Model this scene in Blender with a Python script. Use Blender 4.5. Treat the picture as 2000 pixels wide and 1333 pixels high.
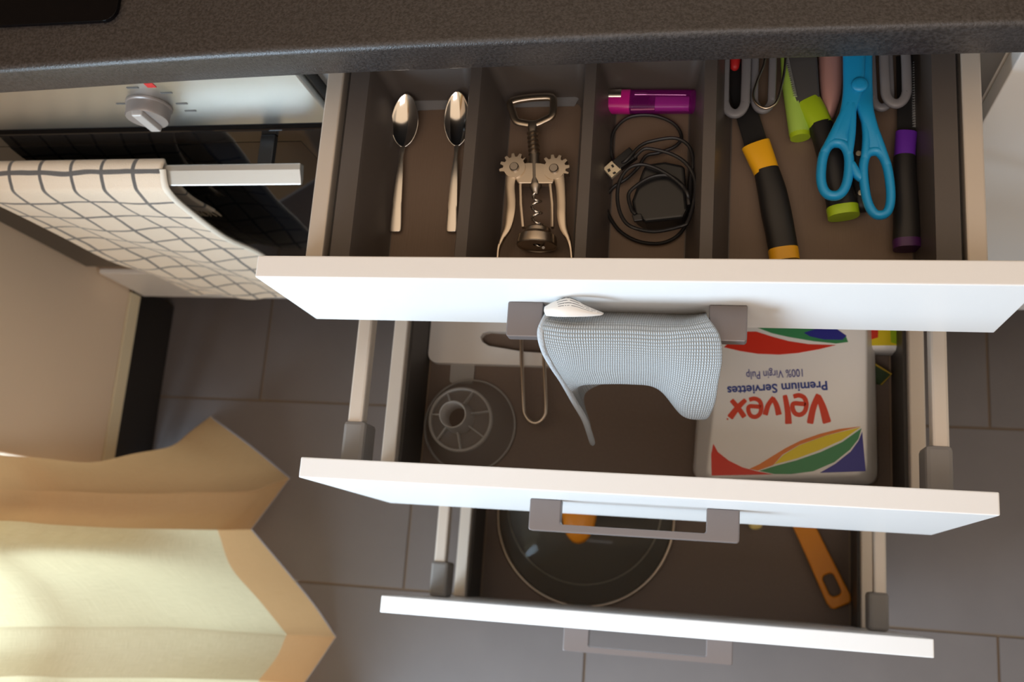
import bpy, bmesh, math, random
from mathutils import Vector, Matrix
random.seed(7)
for o in list(bpy.data.objects): bpy.data.objects.remove(o)
scene = bpy.context.scene
COL = scene.collection

# ------------------------------------------------------------------ camera
FPX = 1971.37
CAM = Vector((.3789, -.4473, 1.6385))
RIGHT = Vector((.978201, .071802, -.194853)); DOWN = Vector((.023490, -.970558, -.239719)); FWD = Vector((-.206329, .229916, -.951087))
cd = bpy.data.cameras.new('camera'); cam = bpy.data.objects.new('camera', cd); COL.objects.link(cam)
m = Matrix((RIGHT, -DOWN, -FWD)).transposed().to_4x4(); m.translation = CAM; cam.matrix_world = m
cd.sensor_width = 36; cd.lens = FPX / 2000 * 36; cd.clip_start = .02
cd.dof.use_dof = True; cd.dof.focus_distance = .80; cd.dof.aperture_fstop = 7.5
scene.camera = cam
# ------------------------------------------------------------------ world, daylight, exposure
w = bpy.data.worlds.new('world'); scene.world = w; w.use_nodes = True
bgn = w.node_tree.nodes['Background']; bgn.inputs[0].default_value = (1.0, .74, .50, 1); bgn.inputs[1].default_value = 1.04
def area(name, loc, target, sx, sy, power, col):
    l = bpy.data.lights.new(name, 'AREA'); l.shape = 'RECTANGLE'; l.size = sx; l.size_y = sy; l.energy = power; l.color = col
    o = bpy.data.objects.new(name, l); COL.objects.link(o); o.location = loc
    o.rotation_euler = (Vector(target) - Vector(loc)).to_track_quat('-Z', 'Y').to_euler(); return o
area('daylight_through_window', (-.86, -1.16, .86), (.3, -.40, .45), .8, 1.1, 68, (.62, .81, 1.0))
area('fill_light', (.35, -1.35, 2.45), (.33, -.55, .5), 1.0, .8, 8.5, (.95, .95, 1.0))  # added soft fill from high in front, not a known lamp
scene.view_settings.view_transform = 'Standard'; scene.view_settings.look = 'None'; scene.view_settings.gamma = 1
scene.view_settings.use_curve_mapping = False; scene.view_settings.exposure = 0.0

# ------------------------------------------------------------------ helpers
def at(u, v, z):                      # photo pixel -> point on the horizontal plane z
    d = RIGHT * ((u - 1000) / FPX) + DOWN * ((v - 666.5) / FPX) + FWD
    return CAM + d * ((z - CAM.z) / d.z)
def aty(u, v, y):                     # photo pixel -> point on the vertical plane y
    d = RIGHT * ((u - 1000) / FPX) + DOWN * ((v - 666.5) / FPX) + FWD
    return CAM + d * ((y - CAM.y) / d.y)
def mpp(u, v, z): return (at(u + 1, v, z) - at(u, v, z)).length
def lin(r, g, b):
    f = lambda c: c / 12.92 if c <= .04045 else ((c + .055) / 1.055) ** 2.4
    return (f(r / 255), f(g / 255), f(b / 255), 1)
ORG = {}
def thing(name, label, cat, loc, group=None):
    o = bpy.data.objects.new(name, None); COL.objects.link(o); o.location = loc; o.empty_display_size = .02
    o['label'] = label; o['category'] = cat
    if group: o['group'] = group
    ORG[o] = Vector(loc); return o
def mesh(name, V, F, mat, parent=None, smooth=False, label=None, cat=None, group=None, kind=None, bevel=0, seg=2, sub=0, solid=0, uv=None):
    V = [Vector(v) for v in V]
    if parent is not None: org = ORG[parent]
    else:
        n = len(V); org = Vector((sum(v.x for v in V) / n, sum(v.y for v in V) / n, min(v.z for v in V)))
    me = bpy.data.meshes.new(name); me.from_pydata([v - org for v in V], [], F)
    bm = bmesh.new(); bm.from_mesh(me)
    if not solid: bmesh.ops.recalc_face_normals(bm, faces=bm.faces)
    bm.to_mesh(me); bm.free()
    if uv:
        ul = me.uv_layers.new(name='UVMap')
        for lp in me.loops: ul.data[lp.index].uv = uv[lp.vertex_index]
    o = bpy.data.objects.new(name, me); COL.objects.link(o); ORG[o] = org
    if parent is not None: o.parent = parent
    else: o.location = org
    mats = mat if isinstance(mat, (list, tuple)) else [mat]
    for x in mats: me.materials.append(x)
    if smooth:
        for p_ in me.polygons: p_.use_smooth = True
    if solid:
        md = o.modifiers.new('solid', 'SOLIDIFY'); md.thickness = solid; md.offset = 0
    if bevel:
        md = o.modifiers.new('bevel', 'BEVEL'); md.width = bevel; md.segments = seg; md.limit_method = 'ANGLE'; md.angle_limit = math.radians(40)
        md.harden_normals = False
    if sub:
        md = o.modifiers.new('sub', 'SUBSURF'); md.levels = sub; md.render_levels = sub
    if label: o['label'] = label
    if cat: o['category'] = cat
    if group: o['group'] = group
    if kind: o['kind'] = kind
    return o
def boxvf(x0, x1, y0, y1, z0, z1):
    V = [(x, y, z) for z in (z0, z1) for y in (y0, y1) for x in (x0, x1)]
    return V, [(0, 2, 3, 1), (4, 5, 7, 6), (0, 1, 5, 4), (2, 6, 7, 3), (0, 4, 6, 2), (1, 3, 7, 5)]
def box(name, x0, x1, y0, y1, z0, z1, mat, parent=None, bevel=.001, **k):
    V, F = boxvf(x0, x1, y0, y1, z0, z1); return mesh(name, V, F, mat, parent, bevel=bevel, **k)
def merge(*parts):
    V, F = [], []
    for v, f in parts:
        n = len(V); V += list(v); F += [tuple(i + n for i in q) for q in f]
    return V, F
def catmull(P, n, closed=False):      # P: list of equal-length tuples
    P = [tuple(p) for p in P]; out = []; N = len(P)
    segs = N if closed else N - 1
    for i in range(segs):
        g = lambda k: P[k % N] if closed else P[max(0, min(N - 1, k))]
        a, b, c, d = g(i - 1), g(i), g(i + 1), g(i + 2)
        for j in range(n):
            t = j / n
            out.append(tuple(.5 * (2 * b[k] + (c[k] - a[k]) * t + (2 * a[k] - 5 * b[k] + 4 * c[k] - d[k]) * t * t + (3 * b[k] - a[k] - 3 * c[k] + d[k]) * t ** 3) for k in range(len(b))))
    if not closed: out.append(P[-1])
    return out
def sweepvf(P, n=14, power=2., closed=False, up=(0, 0, 1), caps=True, roundcap=0, ribs=0, ribamp=0):
    """P: list of (x,y,z,rx,ry); rx sideways, ry along up"""
    up = Vector(up); pts = [Vector(p[:3]) for p in P]; N = len(P); V = []; F = []
    rings = []
    for i in range(N):
        a = pts[(i - 1) % N] if closed or i > 0 else pts[i]; b = pts[(i + 1) % N] if closed or i < N - 1 else pts[i]
        T = (b - a).normalized(); S = T.cross(up)
        if S.length < 1e-6: S = Vector((1, 0, 0))
        S.normalize(); U = S.cross(T).normalized(); rings.append((pts[i], T, S, U, P[i][3], P[i][4]))
    if roundcap and not closed:
        for end in (0, -1):
            c, T, S, U, rx, ry = rings[end]; s = -1 if end == 0 else 1
            ex = [(c + T * s * min(rx, ry) * roundcap * math.sin(a), T, S, U, rx * max(.05, math.cos(a)), ry * max(.05, math.cos(a))) for a in (.5, 1.0, 1.4)]
            rings = (ex[::-1] + rings) if end == 0 else (rings + ex)
    for c, T, S, U, rx, ry in rings:
        for k in range(n):
            th = 2 * math.pi * k / n; cx, sx = math.cos(th), math.sin(th)
            e = 2 / power; x = math.copysign(abs(cx) ** e, cx); y = math.copysign(abs(sx) ** e, sx)
            g = 1 + (ribamp if (ribs and k % 2) else 0)
            V.append(c + S * x * rx * g + U * y * ry * g)
    R = len(rings)
    for i in range(R if closed else R - 1):
        for k in range(n):
            a = i * n + k; b = i * n + (k + 1) % n; c2 = ((i + 1) % R) * n + (k + 1) % n; d = ((i + 1) % R) * n + k
            F.append((a, b, c2, d))
    if caps and not closed: F.append(tuple(range(n))[::-1]); F.append(tuple((R - 1) * n + k for k in range(n)))
    return V, F
def sweep(name, P, mat, parent=None, n=14, power=2., closed=False, up=(0, 0, 1), res=0, smooth=True, roundcap=0, ribs=0, ribamp=0, caps=True, **k):
    if res: P = catmull(P, res, closed)
    V, F = sweepvf(P, n, power, closed, up, caps, roundcap, ribs, ribamp)
    o = mesh(name, V, F, mat, parent, smooth=smooth, **k)
    if smooth:
        autosmooth(o)
    return o
def autosmooth(o, ang=45):
    me = o.data; bm = bmesh.new(); bm.from_mesh(me)
    for e in bm.edges:
        if len(e.link_faces) == 2 and e.calc_face_angle(0) > math.radians(ang): e.smooth = False
    bm.to_mesh(me); bm.free()
def px(P):                            # [(u,v,z,wpx,h)] -> sweep points; wpx full width in photo pixels, h full height in metres
    out = []
    for u, v, z, wp, h in P:
        q = at(u, v, z); out.append((q.x, q.y, q.z, wp * mpp(u, v, z) / 2, h / 2))
    return out
def platevf(outer, holes, z0, z1):
    """solid plate with straight walls; outlines are lists of (x,y)"""
    bm = bmesh.new(); edges = []; loops = []
    for lp in [outer] + holes:
        vs = [bm.verts.new((p[0], p[1], z1)) for p in lp]; loops.append(vs)
        for i in range(len(vs)): edges.append(bm.edges.new((vs[i], vs[(i + 1) % len(vs)])))
    bmesh.ops.triangle_fill(bm, use_beauty=True, edges=edges, use_dissolve=False)
    bm.verts.index_update(); V = [v.co.copy() for v in bm.verts]; T = [tuple(v.index for v in f.verts) for f in bm.faces]
    L = [[v.index for v in vs] for vs in loops]; bm.free()
    n = len(V); V2 = V + [Vector((v.x, v.y, z0)) for v in V]; F = list(T) + [tuple(i + n for i in t[::-1]) for t in T]
    for lp in L:
        for i in range(len(lp)): a, b = lp[i], lp[(i + 1) % len(lp)]; F.append((a, b, b + n, a + n))
    return V2, F
def plate(name, outer, z0, z1, mat, parent=None, holes=(), **k):
    V, F = platevf([tuple(p)[:2] for p in outer], [[tuple(p)[:2] for p in h] for h in holes], z0, z1); return mesh(name, V, F, mat, parent, **k)
def rrect(x0, x1, y0, y1, r, n=6):
    out = []
    for cx, cy, a0 in ((x1 - r, y1 - r, 0), (x0 + r, y1 - r, 90), (x0 + r, y0 + r, 180), (x1 - r, y0 + r, 270)):
        for i in range(n + 1):
            a = math.radians(a0 + 90 * i / n); out.append((cx + r * math.cos(a), cy + r * math.sin(a)))
    return out
def ring_loft(rings, cap0=True, cap1=True):
    V = []; F = []; n = len(rings[0])
    for r in rings: V += r
    for i in range(len(rings) - 1):
        for k in range(n): a = i * n + k; b = i * n + (k + 1) % n; F.append((a, b, b + n, a + n))
    if cap0: F.append(tuple(range(n))[::-1])
    if cap1: F.append(tuple((len(rings) - 1) * n + k for k in range(n)))
    return V, F
def lathe(c, prof, n=40, axis='z', cap0=False, cap1=False):
    """prof: (radius, offset along the axis)"""
    rings = []
    for r, h in prof:
        R = []
        for k in range(n):
            a = 2 * math.pi * k / n
            if axis == 'z': R.append(Vector(c) + Vector((r * math.cos(a), r * math.sin(a), h)))
            elif axis == 'y': R.append(Vector(c) + Vector((r * math.cos(a), h, r * math.sin(a))))
            else: R.append(Vector(c) + Vector((h, r * math.cos(a), r * math.sin(a))))
        rings.append(R)
    return ring_loft(rings, cap0, cap1)
def sheet(name, G, mat, parent=None, res=(4, 4), thick=.002, uvs=(1, 1), sub=0, **k):
    """G rows of columns of points, smoothed both ways"""
    rows = [catmull([tuple(p) for p in r], res[1]) for r in G]
    nc = len(rows[0]); cols = [catmull([rows[i][j] for i in range(len(rows))], res[0]) for j in range(nc)]
    nr = len(cols[0]); V = [cols[j][i] for i in range(nr) for j in range(nc)]
    F = [(i * nc + j, i * nc + j + 1, (i + 1) * nc + j + 1, (i + 1) * nc + j) for i in range(nr - 1) for j in range(nc - 1)]
    vv = [0.]
    for i in range(1, nr): vv.append(vv[-1] + (Vector(cols[nc // 2][i]) - Vector(cols[nc // 2][i - 1])).length)
    uv = [(j / (nc - 1) * uvs[0], vv[i] / vv[-1] * uvs[1]) for i in range(nr) for j in range(nc)]
    return mesh(name, V, F, mat, parent, smooth=True, solid=thick, sub=sub, uv=uv, **k)

# ------------------------------------------------------------------ materials
def pbr(name, col, rough=.5, metal=0., var=None, bump=None, spec=None, coat=0, trans=0, alpha=1, ior=None, aniso=None, sheen=0, emit=0):
    """var=(scale, colour2, sharp) mottles the colour; bump=(scale, strength); aniso=(sx,sy,sz) stretches both"""
    mt = bpy.data.materials.new(name); mt.use_nodes = True; nt = mt.node_tree; b = nt.nodes['Principled BSDF']
    col = tuple(col) if len(col) == 4 else tuple(col) + (1,)
    b.inputs['Base Color'].default_value = col; b.inputs['Roughness'].default_value = rough; b.inputs['Metallic'].default_value = metal
    if spec is not None: b.inputs['Specular IOR Level'].default_value = spec
    if coat: b.inputs['Coat Weight'].default_value = coat; b.inputs['Coat Roughness'].default_value = .1
    if trans: b.inputs['Transmission Weight'].default_value = trans
    if ior: b.inputs['IOR'].default_value = ior
    if alpha < 1: b.inputs['Alpha'].default_value = alpha
    if sheen: b.inputs['Sheen Weight'].default_value = sheen
    tc = nt.nodes.new('ShaderNodeTexCoord'); src = tc.outputs['Object']
    if aniso:
        mp = nt.nodes.new('ShaderNodeMapping'); mp.inputs['Scale'].default_value = aniso; nt.links.new(src, mp.inputs[0]); src = mp.outputs[0]
    if var:
        n = nt.nodes.new('ShaderNodeTexNoise'); n.inputs['Scale'].default_value = var[0]; n.inputs['Detail'].default_value = 5; nt.links.new(src, n.inputs['Vector'])
        r = nt.nodes.new('ShaderNodeValToRGB'); s = var[2] if len(var) > 2 else .3
        r.color_ramp.elements[0].position = .5 - s / 2; r.color_ramp.elements[1].position = .5 + s / 2
        r.color_ramp.elements[0].color = col; c2 = var[1]; r.color_ramp.elements[1].color = tuple(c2) if len(c2) == 4 else tuple(c2) + (1,)
        nt.links.new(n.outputs[0], r.inputs[0]); nt.links.new(r.outputs[0], b.inputs['Base Color'])
    if bump:
        n = nt.nodes.new('ShaderNodeTexNoise'); n.inputs['Scale'].default_value = bump[0]; n.inputs['Detail'].default_value = 3; nt.links.new(src, n.inputs['Vector'])
        bp = nt.nodes.new('ShaderNodeBump'); bp.inputs['Strength'].default_value = bump[1]; bp.inputs['Distance'].default_value = .001
        nt.links.new(n.outputs[0], bp.inputs['Height']); nt.links.new(bp.outputs[0], b.inputs['Normal'])
    return mt
class N:                                # tiny node-graph helper
    def __init__(s, mt): s.nt = mt.node_tree; s.b = s.nt.nodes['Principled BSDF']
    def math(s, op, a, b=None):
        n = s.nt.nodes.new('ShaderNodeMath'); n.operation = op
        for i, x in enumerate((a, b)):
            if x is None: continue
            if isinstance(x, (int, float)): n.inputs[i].default_value = x
            else: s.nt.links.new(x, n.inputs[i])
        return n.outputs[0]
    def coord(s, kind='UV'):
        tc = s.nt.nodes.new('ShaderNodeTexCoord'); sp = s.nt.nodes.new('ShaderNodeSeparateXYZ'); s.nt.links.new(tc.outputs[kind], sp.inputs[0]); return sp.outputs
    def noise(s, scale, kind='Object'):
        tc = s.nt.nodes.new('ShaderNodeTexCoord'); n = s.nt.nodes.new('ShaderNodeTexNoise'); n.inputs['Scale'].default_value = scale; s.nt.links.new(tc.outputs[kind], n.inputs['Vector']); return n.outputs[0]
    def mix(s, fac, c1, c2):
        n = s.nt.nodes.new('ShaderNodeMix'); n.data_type = 'RGBA'; s.nt.links.new(fac, n.inputs[0])
        for i, c in ((6, c1), (7, c2)):
            if isinstance(c, tuple): n.inputs[i].default_value = c
            else: s.nt.links.new(c, n.inputs[i])
        return n.outputs[2]
    def bump(s, h, strength, dist=.001):
        n = s.nt.nodes.new('ShaderNodeBump'); n.inputs['Strength'].default_value = strength; n.inputs['Distance'].default_value = dist
        s.nt.links.new(h, n.inputs['Height']); s.nt.links.new(n.outputs[0], s.b.inputs['Normal'])
    def color(s, c): s.nt.links.new(c, s.b.inputs['Base Color'])

M = {}
M['white'] = pbr('white_lacquer', (.81, .80, .79), .38, bump=(900, .03))
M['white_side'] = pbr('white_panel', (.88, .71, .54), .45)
M['carcass'] = pbr('white_melamine', (.72, .66, .58), .5)
M['edge_grey'] = pbr('grey_edge_band', (.16, .15, .14), .5)
M['worktop'] = pbr('dark_stone_laminate', (.024, .0195, .018), .36, var=(420, (.050, .043, .041), .25), bump=(700, .35))
M['hob'] = pbr('black_hob_glass', (.003, .0025, .003), .06, spec=.12)
M['steel_panel'] = pbr('brushed_steel', (.62, .62, .60), .30, 1., bump=(60, .12), aniso=(.2, 20, 20))
M['black_trim'] = pbr('black_trim', (.008, .008, .009), .35)
M['oven_glass'] = pbr('black_oven_glass', (.010, .008, .007), .05)
M['oven_window'] = pbr('dark_oven_window', (.004, .004, .005), .03)
M['alu'] = pbr('satin_aluminium', (.58, .57, .545), .42, .9, bump=(80, .05), aniso=(.2, 10, 10))
M['knob'] = pbr('knob_metal', (.30, .27, .26), .4, .5)
M['knob_face'] = pbr('knob_face', (.50, .48, .47), .4, .3)
M['red'] = pbr('red_mark', (.55, .02, .02), .5)
M['print'] = pbr('dark_print', (.10, .10, .10), .6)
M['drawer_side'] = pbr('champagne_drawer_metal', (.58, .51, .44), .42, .25)
M['bracket'] = pbr('grey_plastic_bracket', (.20, .18, .165), .5)
M['drawer_floor'] = pbr('taupe_drawer_floor', (.150, .104, .078), .55, var=(300, (.168, .118, .090), .6), bump=(500, .06))
M['drawer_dark'] = pbr('dark_drawer_inner', (.05, .043, .038), .5)
M['handle'] = pbr('taupe_metal_handle', (.175, .150, .145), .42, .35, bump=(900, .05))
M['tray'] = pbr('grey_brown_tray_plastic', (.080, .066, .059), .42, bump=(1400, .08))
M['tray_floor'] = pbr('warm_lit_ribbed_tray_floor', (.150, .100, .070), .5, bump=(900, .25), aniso=(1, .06, 1))  # brown cast of the light put into the floor colour
M['plinth'] = pbr('dark_plinth', (.022, .018, .016), .5)
M['grout'] = pbr('sandy_grout', (.17, .12, .08), .9, bump=(200, .3))
M['tile'] = pbr('grey_porcelain_tile', (.126, .109, .105), .42, var=(9, (.146, .127, .122), .5), bump=(260, .05))
M['wall'] = pbr('painted_wall', (.50, .42, .33), .9, bump=(60, .1))
M['frame_white'] = pbr('white_window_frame', (.8, .8, .8), .4)
M['chrome'] = pbr('polished_steel', (.78, .76, .74), .10, 1.)
M['satin'] = pbr('satin_steel_handle', (.72, .68, .63), .28, 1.)
M['nickel'] = pbr('warm_nickel', (.58, .50, .41), .30, 1.)
M['nickel_dark'] = pbr('dark_nickel', (.36, .32, .28), .35, 1.)
M['blade'] = pbr('dark_steel_blade', (.16, .155, .155), .35, .6)
M['blade_black'] = pbr('black_coated_blade', (.02, .019, .019), .35)
M['tooth'] = pbr('bright_ground_edge', (.75, .75, .75), .3, .8)
M['black_rubber'] = pbr('black_rubber_grip', (.013, .012, .012), .48)
M['yellow'] = pbr('yellow_plastic', (.85, .43, .012), .4)
M['lime'] = pbr('lime_plastic', (.38, .55, .015), .38)
M['lime_pale'] = pbr('pale_lime_plastic', (.40, .62, .10), .4)
M['purple'] = pbr('purple_plastic', (.13, .022, .36), .4)
M['purple_dark'] = pbr('dark_purple_plastic', (.065, .012, .10), .4)
M['blue'] = pbr('sky_blue_plastic', (.012, .30, .62), .35)
M['grey_plastic'] = pbr('grey_translucent_plastic', (.20, .195, .21), .4)
M['pink'] = pbr('salmon_pink_plastic', (.55, .29, .26), .35, .2)
M['magenta'] = pbr('magenta_plastic', (.60, .015, .27), .3)
M['cable'] = pbr('black_cable', (.014, .013, .014), .45)
M['adapter'] = pbr('black_adapter_plastic', (.010, .010, .011), .35)
M['usb'] = pbr('pale_gold_contact', (.72, .62, .44), .35, .4)
M['board'] = pbr('white_board_plastic', (.80, .73, .66), .5)
M['orange'] = pbr('orange_plastic', (.80, .27, .006), .4)
M['cream'] = pbr('pale_yellow_plastic', (.85, .65, .22), .4)
M['wire'] = pbr('steel_wire', (.62, .52, .42), .28, 1.)
M['pack'] = pbr('white_napkin_wrap', (.95, .92, .89), .38, bump=(60, .22))
M['p_red'] = pbr('print_red', (.72, .035, .014), .4); M['p_blue'] = pbr('print_blue', (.03, .03, .28), .4)
M['p_navy'] = pbr('print_navy', (.03, .06, .30), .4)
M['p_green'] = pbr('print_green', (.05, .27, .10), .4); M['p_yellow'] = pbr('print_yellow', (.85, .66, .015), .4)
M['p_orange'] = pbr('print_orange', (.80, .22, .03), .4); M['p_teal'] = pbr('print_teal', (.01, .20, .30), .4)
M['p_logo'] = pbr('print_logo_red', (.74, .06, .02), .4)
M['sachet'] = pbr('green_sachet_foil', (.02, .045, .008), .3); M['sachet_edge'] = pbr('gold_sachet_edge', (.45, .30, .02), .35)
M['shadow_gap'] = pbr('gap_seal', (.02, .02, .02), .8)
M['groove'] = pbr('brown_edge_strip', (.22, .15, .10), .5)
# painted glint of light on the tray floor: silvery dotted weave
mt = pbr('silver_glint_weave', (.30, .29, .29), .35, .5); g = N(mt); c = g.coord('Object')
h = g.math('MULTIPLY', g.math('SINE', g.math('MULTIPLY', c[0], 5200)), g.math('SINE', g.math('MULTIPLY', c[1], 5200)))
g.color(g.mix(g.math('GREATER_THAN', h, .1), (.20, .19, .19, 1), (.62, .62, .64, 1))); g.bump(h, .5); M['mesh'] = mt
# microfibre: fine woven squares
mt = pbr('grey_blue_microfibre', (.33, .36, .375), .95, sheen=.3); g = N(mt); c = g.coord('UV')
h = g.math('MULTIPLY', g.math('ABSOLUTE', g.math('SINE', g.math('MULTIPLY', c[0], math.pi))), g.math('ABSOLUTE', g.math('SINE', g.math('MULTIPLY', c[1], math.pi))))
g.color(g.mix(g.math('POWER', h, .7), (.17, .18, .18, 1), (.50, .53, .55, 1))); g.bump(h, .9, .0012); M['microfibre'] = mt
# terry check towel: dark woven lines on cream
mt = pbr('cream_check_terry', (.78, .70, .60), .95, sheen=.4); g = N(mt); c = g.coord('UV')
def gline(x, wd):
    fr = g.math('FRACT', x); return g.math('LESS_THAN', g.math('ABSOLUTE', g.math('SUBTRACT', fr, .5)), wd)
nz = g.math('MULTIPLY', g.math('SUBTRACT', g.noise(14), .5), .22)
ln = g.math('MAXIMUM', gline(g.math('ADD', c[0], nz), .055), gline(g.math('ADD', c[1], nz), .05))
g.color(g.mix(ln, (.76, .635, .50, 1), (.115, .105, .10, 1))); g.bump(g.noise(900), .6, .0015); M['towel'] = mt
# linen: sheer and hem
def linen(name, c1, c2, tl, tcol):
    mt = pbr(name, c1, .9); g = N(mt); c = g.coord('UV')
    nt = g.nt; tcn = nt.nodes.new('ShaderNodeTexCoord'); sl = []
    for sc_ in ((420, 9, 1), (9, 300, 1)):          # slubby threads both ways
        mp_ = nt.nodes.new('ShaderNodeMapping'); mp_.inputs['Scale'].default_value = sc_; nt.links.new(tcn.outputs['UV'], mp_.inputs[0])
        nn_ = nt.nodes.new('ShaderNodeTexNoise'); nn_.inputs['Scale'].default_value = 1; nn_.inputs['Detail'].default_value = 2; nt.links.new(mp_.outputs[0], nn_.inputs['Vector']); sl.append(nn_.outputs[0])
    a = g.math('SUBTRACT', g.math('MULTIPLY', g.math('ADD', sl[0], sl[1]), 1.6), 1.1)
    th = g.math('MULTIPLY', g.math('SINE', g.math('MULTIPLY', c[0], 900)), g.math('SINE', g.math('MULTIPLY', c[1], 900)))
    f = g.math('ADD', g.math('MULTIPLY', th, .25), a); g.color(g.mix(f, c1, c2)); g.bump(f, .2)
    tr = nt.nodes.new('ShaderNodeBsdfTranslucent'); tr.inputs[0].default_value = tcol
    mx = nt.nodes.new('ShaderNodeMixShader'); mx.inputs[0].default_value = tl; out = nt.nodes['Material Output']
    nt.links.new(g.b.outputs[0], mx.inputs[1]); nt.links.new(tr.outputs[0], mx.inputs[2]); nt.links.new(mx.outputs[0], out.inputs[0]); return mt
M['linen'] = linen('sheer_cream_linen', (.52, .46, .31, 1), (.78, .73, .58, 1), .45, (.72, .59, .35, 1))
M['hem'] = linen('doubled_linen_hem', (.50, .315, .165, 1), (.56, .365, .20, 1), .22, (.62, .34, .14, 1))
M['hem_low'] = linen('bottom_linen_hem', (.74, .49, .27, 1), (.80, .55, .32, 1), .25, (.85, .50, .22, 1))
def clear(name, col, dens, rough=.15):   # thin clear plastic or glass: see-through plus gloss plus a little haze
    mt = bpy.data.materials.new(name); mt.use_nodes = True; nt = mt.node_tree; b = nt.nodes['Principled BSDF']
    b.inputs['Base Color'].default_value = col; b.inputs['Roughness'].default_value = rough
    t = nt.nodes.new('ShaderNodeBsdfTransparent'); t.inputs[0].default_value = tuple(.5 + .5 * x for x in col[:3]) + (1,)
    mx = nt.nodes.new('ShaderNodeMixShader'); mx.inputs[0].default_value = dens
    nt.links.new(t.outputs[0], mx.inputs[1]); nt.links.new(b.outputs[0], mx.inputs[2]); nt.links.new(mx.outputs[0], nt.nodes['Material Output'].inputs[0]); return mt
M['funnel'] = clear('frosted_clear_plastic', (.64, .61, .58, 1), .19, .3)
M['funnel_rib'] = clear('frosted_clear_plastic_edge', (.64, .61, .58, 1), .46, .3)
M['lidglass'] = clear('lid_glass', (.28, .29, .26, 1), .15, .04)
M['lighter_body'] = clear('magenta_clear_plastic', (.50, .02, .42, 1), .22, .12)
M['lighter_tank'] = pbr('milky_magenta', (.62, .12, .58), .3)
M['pane'] = clear('window_glass', (.9, .95, .97, 1), .08, .03)
# care label with rows of illegible print
mt = pbr('white_care_label', (.72, .66, .60), .6); g = N(mt); c = g.coord('UV')
ln = g.math('MULTIPLY', g.math('MULTIPLY', g.math('LESS_THAN', g.math('FRACT', c[1]), .28), g.math('GREATER_THAN', g.noise(300), .42)), g.math('MULTIPLY', g.math('LESS_THAN', c[1], 3.2), g.math('GREATER_THAN', c[0], .28))); g.color(g.mix(ln, (.74, .68, .62, 1), (.10, .09, .08, 1))); M['label'] = mt

# ------------------------------------------------------------------ setting: floor, walls, window
FZ = 0.
fl = box('floor', -.72, 1.30, -2.4, .62, -.05, -.0025, M['grout'], bevel=0, kind='structure')
PX, PY, J = .6012, .305, .004
tv, tf = boxvf(-(PX - J) / 2, (PX - J) / 2, -(PY - J) / 2, (PY - J) / 2, -.008, 0)
tme = bpy.data.meshes.new('tile'); tme.from_pydata(tv, [], tf); tme.materials.append(M['tile'])
for r in range(-6, 3):
    y0 = -.4755 + r * PY + PY                      # joint rows at -.4755 + k*PY
    off = -.1275 if r % 2 == 0 else .1765
    for k in range(-2, 5):
        x0 = off + k * PX; cx, cy = x0 + PX / 2, y0 - PY / 2 
        if cx < -1.0 or cx > 1.5 or cy > .45 or cy < -2.25: continue
        xa, xb = max(cx - PX / 2, -.718), min(cx + PX / 2, 1.298)
        if xb - xa < PX - .001:
            V, F = boxvf(xa + J / 2, xb - J / 2, cy - PY / 2 + J / 2, cy + PY / 2 - J / 2, -.008, 0); mesh('tile', V, F, M['tile'], fl)
        else:
            o = bpy.data.objects.new('tile', tme); COL.objects.link(o); o.parent = fl; o.location = Vector((cx, cy, 0)) - ORG[fl]
box('wall_back', -.72, 1.30, .625, .70, 0, 2.5, M['wall'], bevel=0, kind='structure')
box('wall_right', 1.30, 1.40, -2.4, .625, 0, 2.5, M['wall'], bevel=0, kind='structure')
box('wall_front', -.72, 1.30, -2.5, -2.4, 0, 2.5, M['wall'], bevel=0, kind='structure')
# left wall around a glazed balcony door
V, F = merge(boxvf(-.84, -.722, -.42, .62, 0, 2.5), boxvf(-.84, -.722, -2.5, -2.25, 0, 2.5), boxvf(-.84, -.722, -2.25, -.42, 2.2, 2.5))
mesh('wall_left', V, F, M['wall'], kind='structure')
V, F = merge(boxvf(-.80, -.74, -.47, -.422, 0, 2.198), boxvf(-.80, -.74, -2.248, -2.2, 0, 2.198), boxvf(-.80, -.74, -2.2, -.47, 2.15, 2.198), boxvf(-.80, -.74, -2.2, -.47, 0, .07), boxvf(-.80, -.74, -1.01, -.95, .07, 2.15))
wn = mesh('window_1', V, F, M['frame_white'], kind='structure')
for ya, yb in ((-2.2, -1.01), (-.95, -.47)): box('pane', -.774, -.768, ya, yb, .07, 2.15, M['pane'], wn, bevel=0)

# ------------------------------------------------------------------ worktop and hob
def worktop():
    edge = [(-.60, -.0580), (-.27, -.0495), (-.10, -.0440), (.04, -.0412), (.2, -.0402), (.4, -.0405), (.58, -.0425), (.8, -.046), (1.29, -.046)]
    rings = []
    for x, y, in catmull(edge, 4):
        prof = [(.60, .906), (y + .004, .906), (y + .001, .907), (y, .910)] + [(y + .006 * (1 - math.cos(t)), .941 + .006 * math.sin(t)) for t in (0, .26, .52, .78, 1.05, 1.31, 1.57)] + [(.60, .947)]
        rings.append([(x, a_, b_) for a_, b_ in prof])
    V, F = ring_loft(rings); o = mesh('worktop', V, F, M['worktop'], smooth=True, label='long dark speckled stone-look worktop above the open drawers', cat='worktop'); autosmooth(o, 40)
worktop()
hb = thing('hob', 'black glass hob set into the dark worktop', 'hob', (-.36, .25, .9475))
h = rrect(-.578, -.1365, -.0078, .50, .012); V, F = platevf(h, [], .9475, .9515); mesh('glass', V, F, M['hob'], hb, bevel=.0012)
V, F = lathe((-.48, .12, .9515), [(.085, 0), (.085, .0002), (.083, .0002), (.083, 0)], 48); mesh('cooking_zone', V, F, M['print'], hb)

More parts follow.
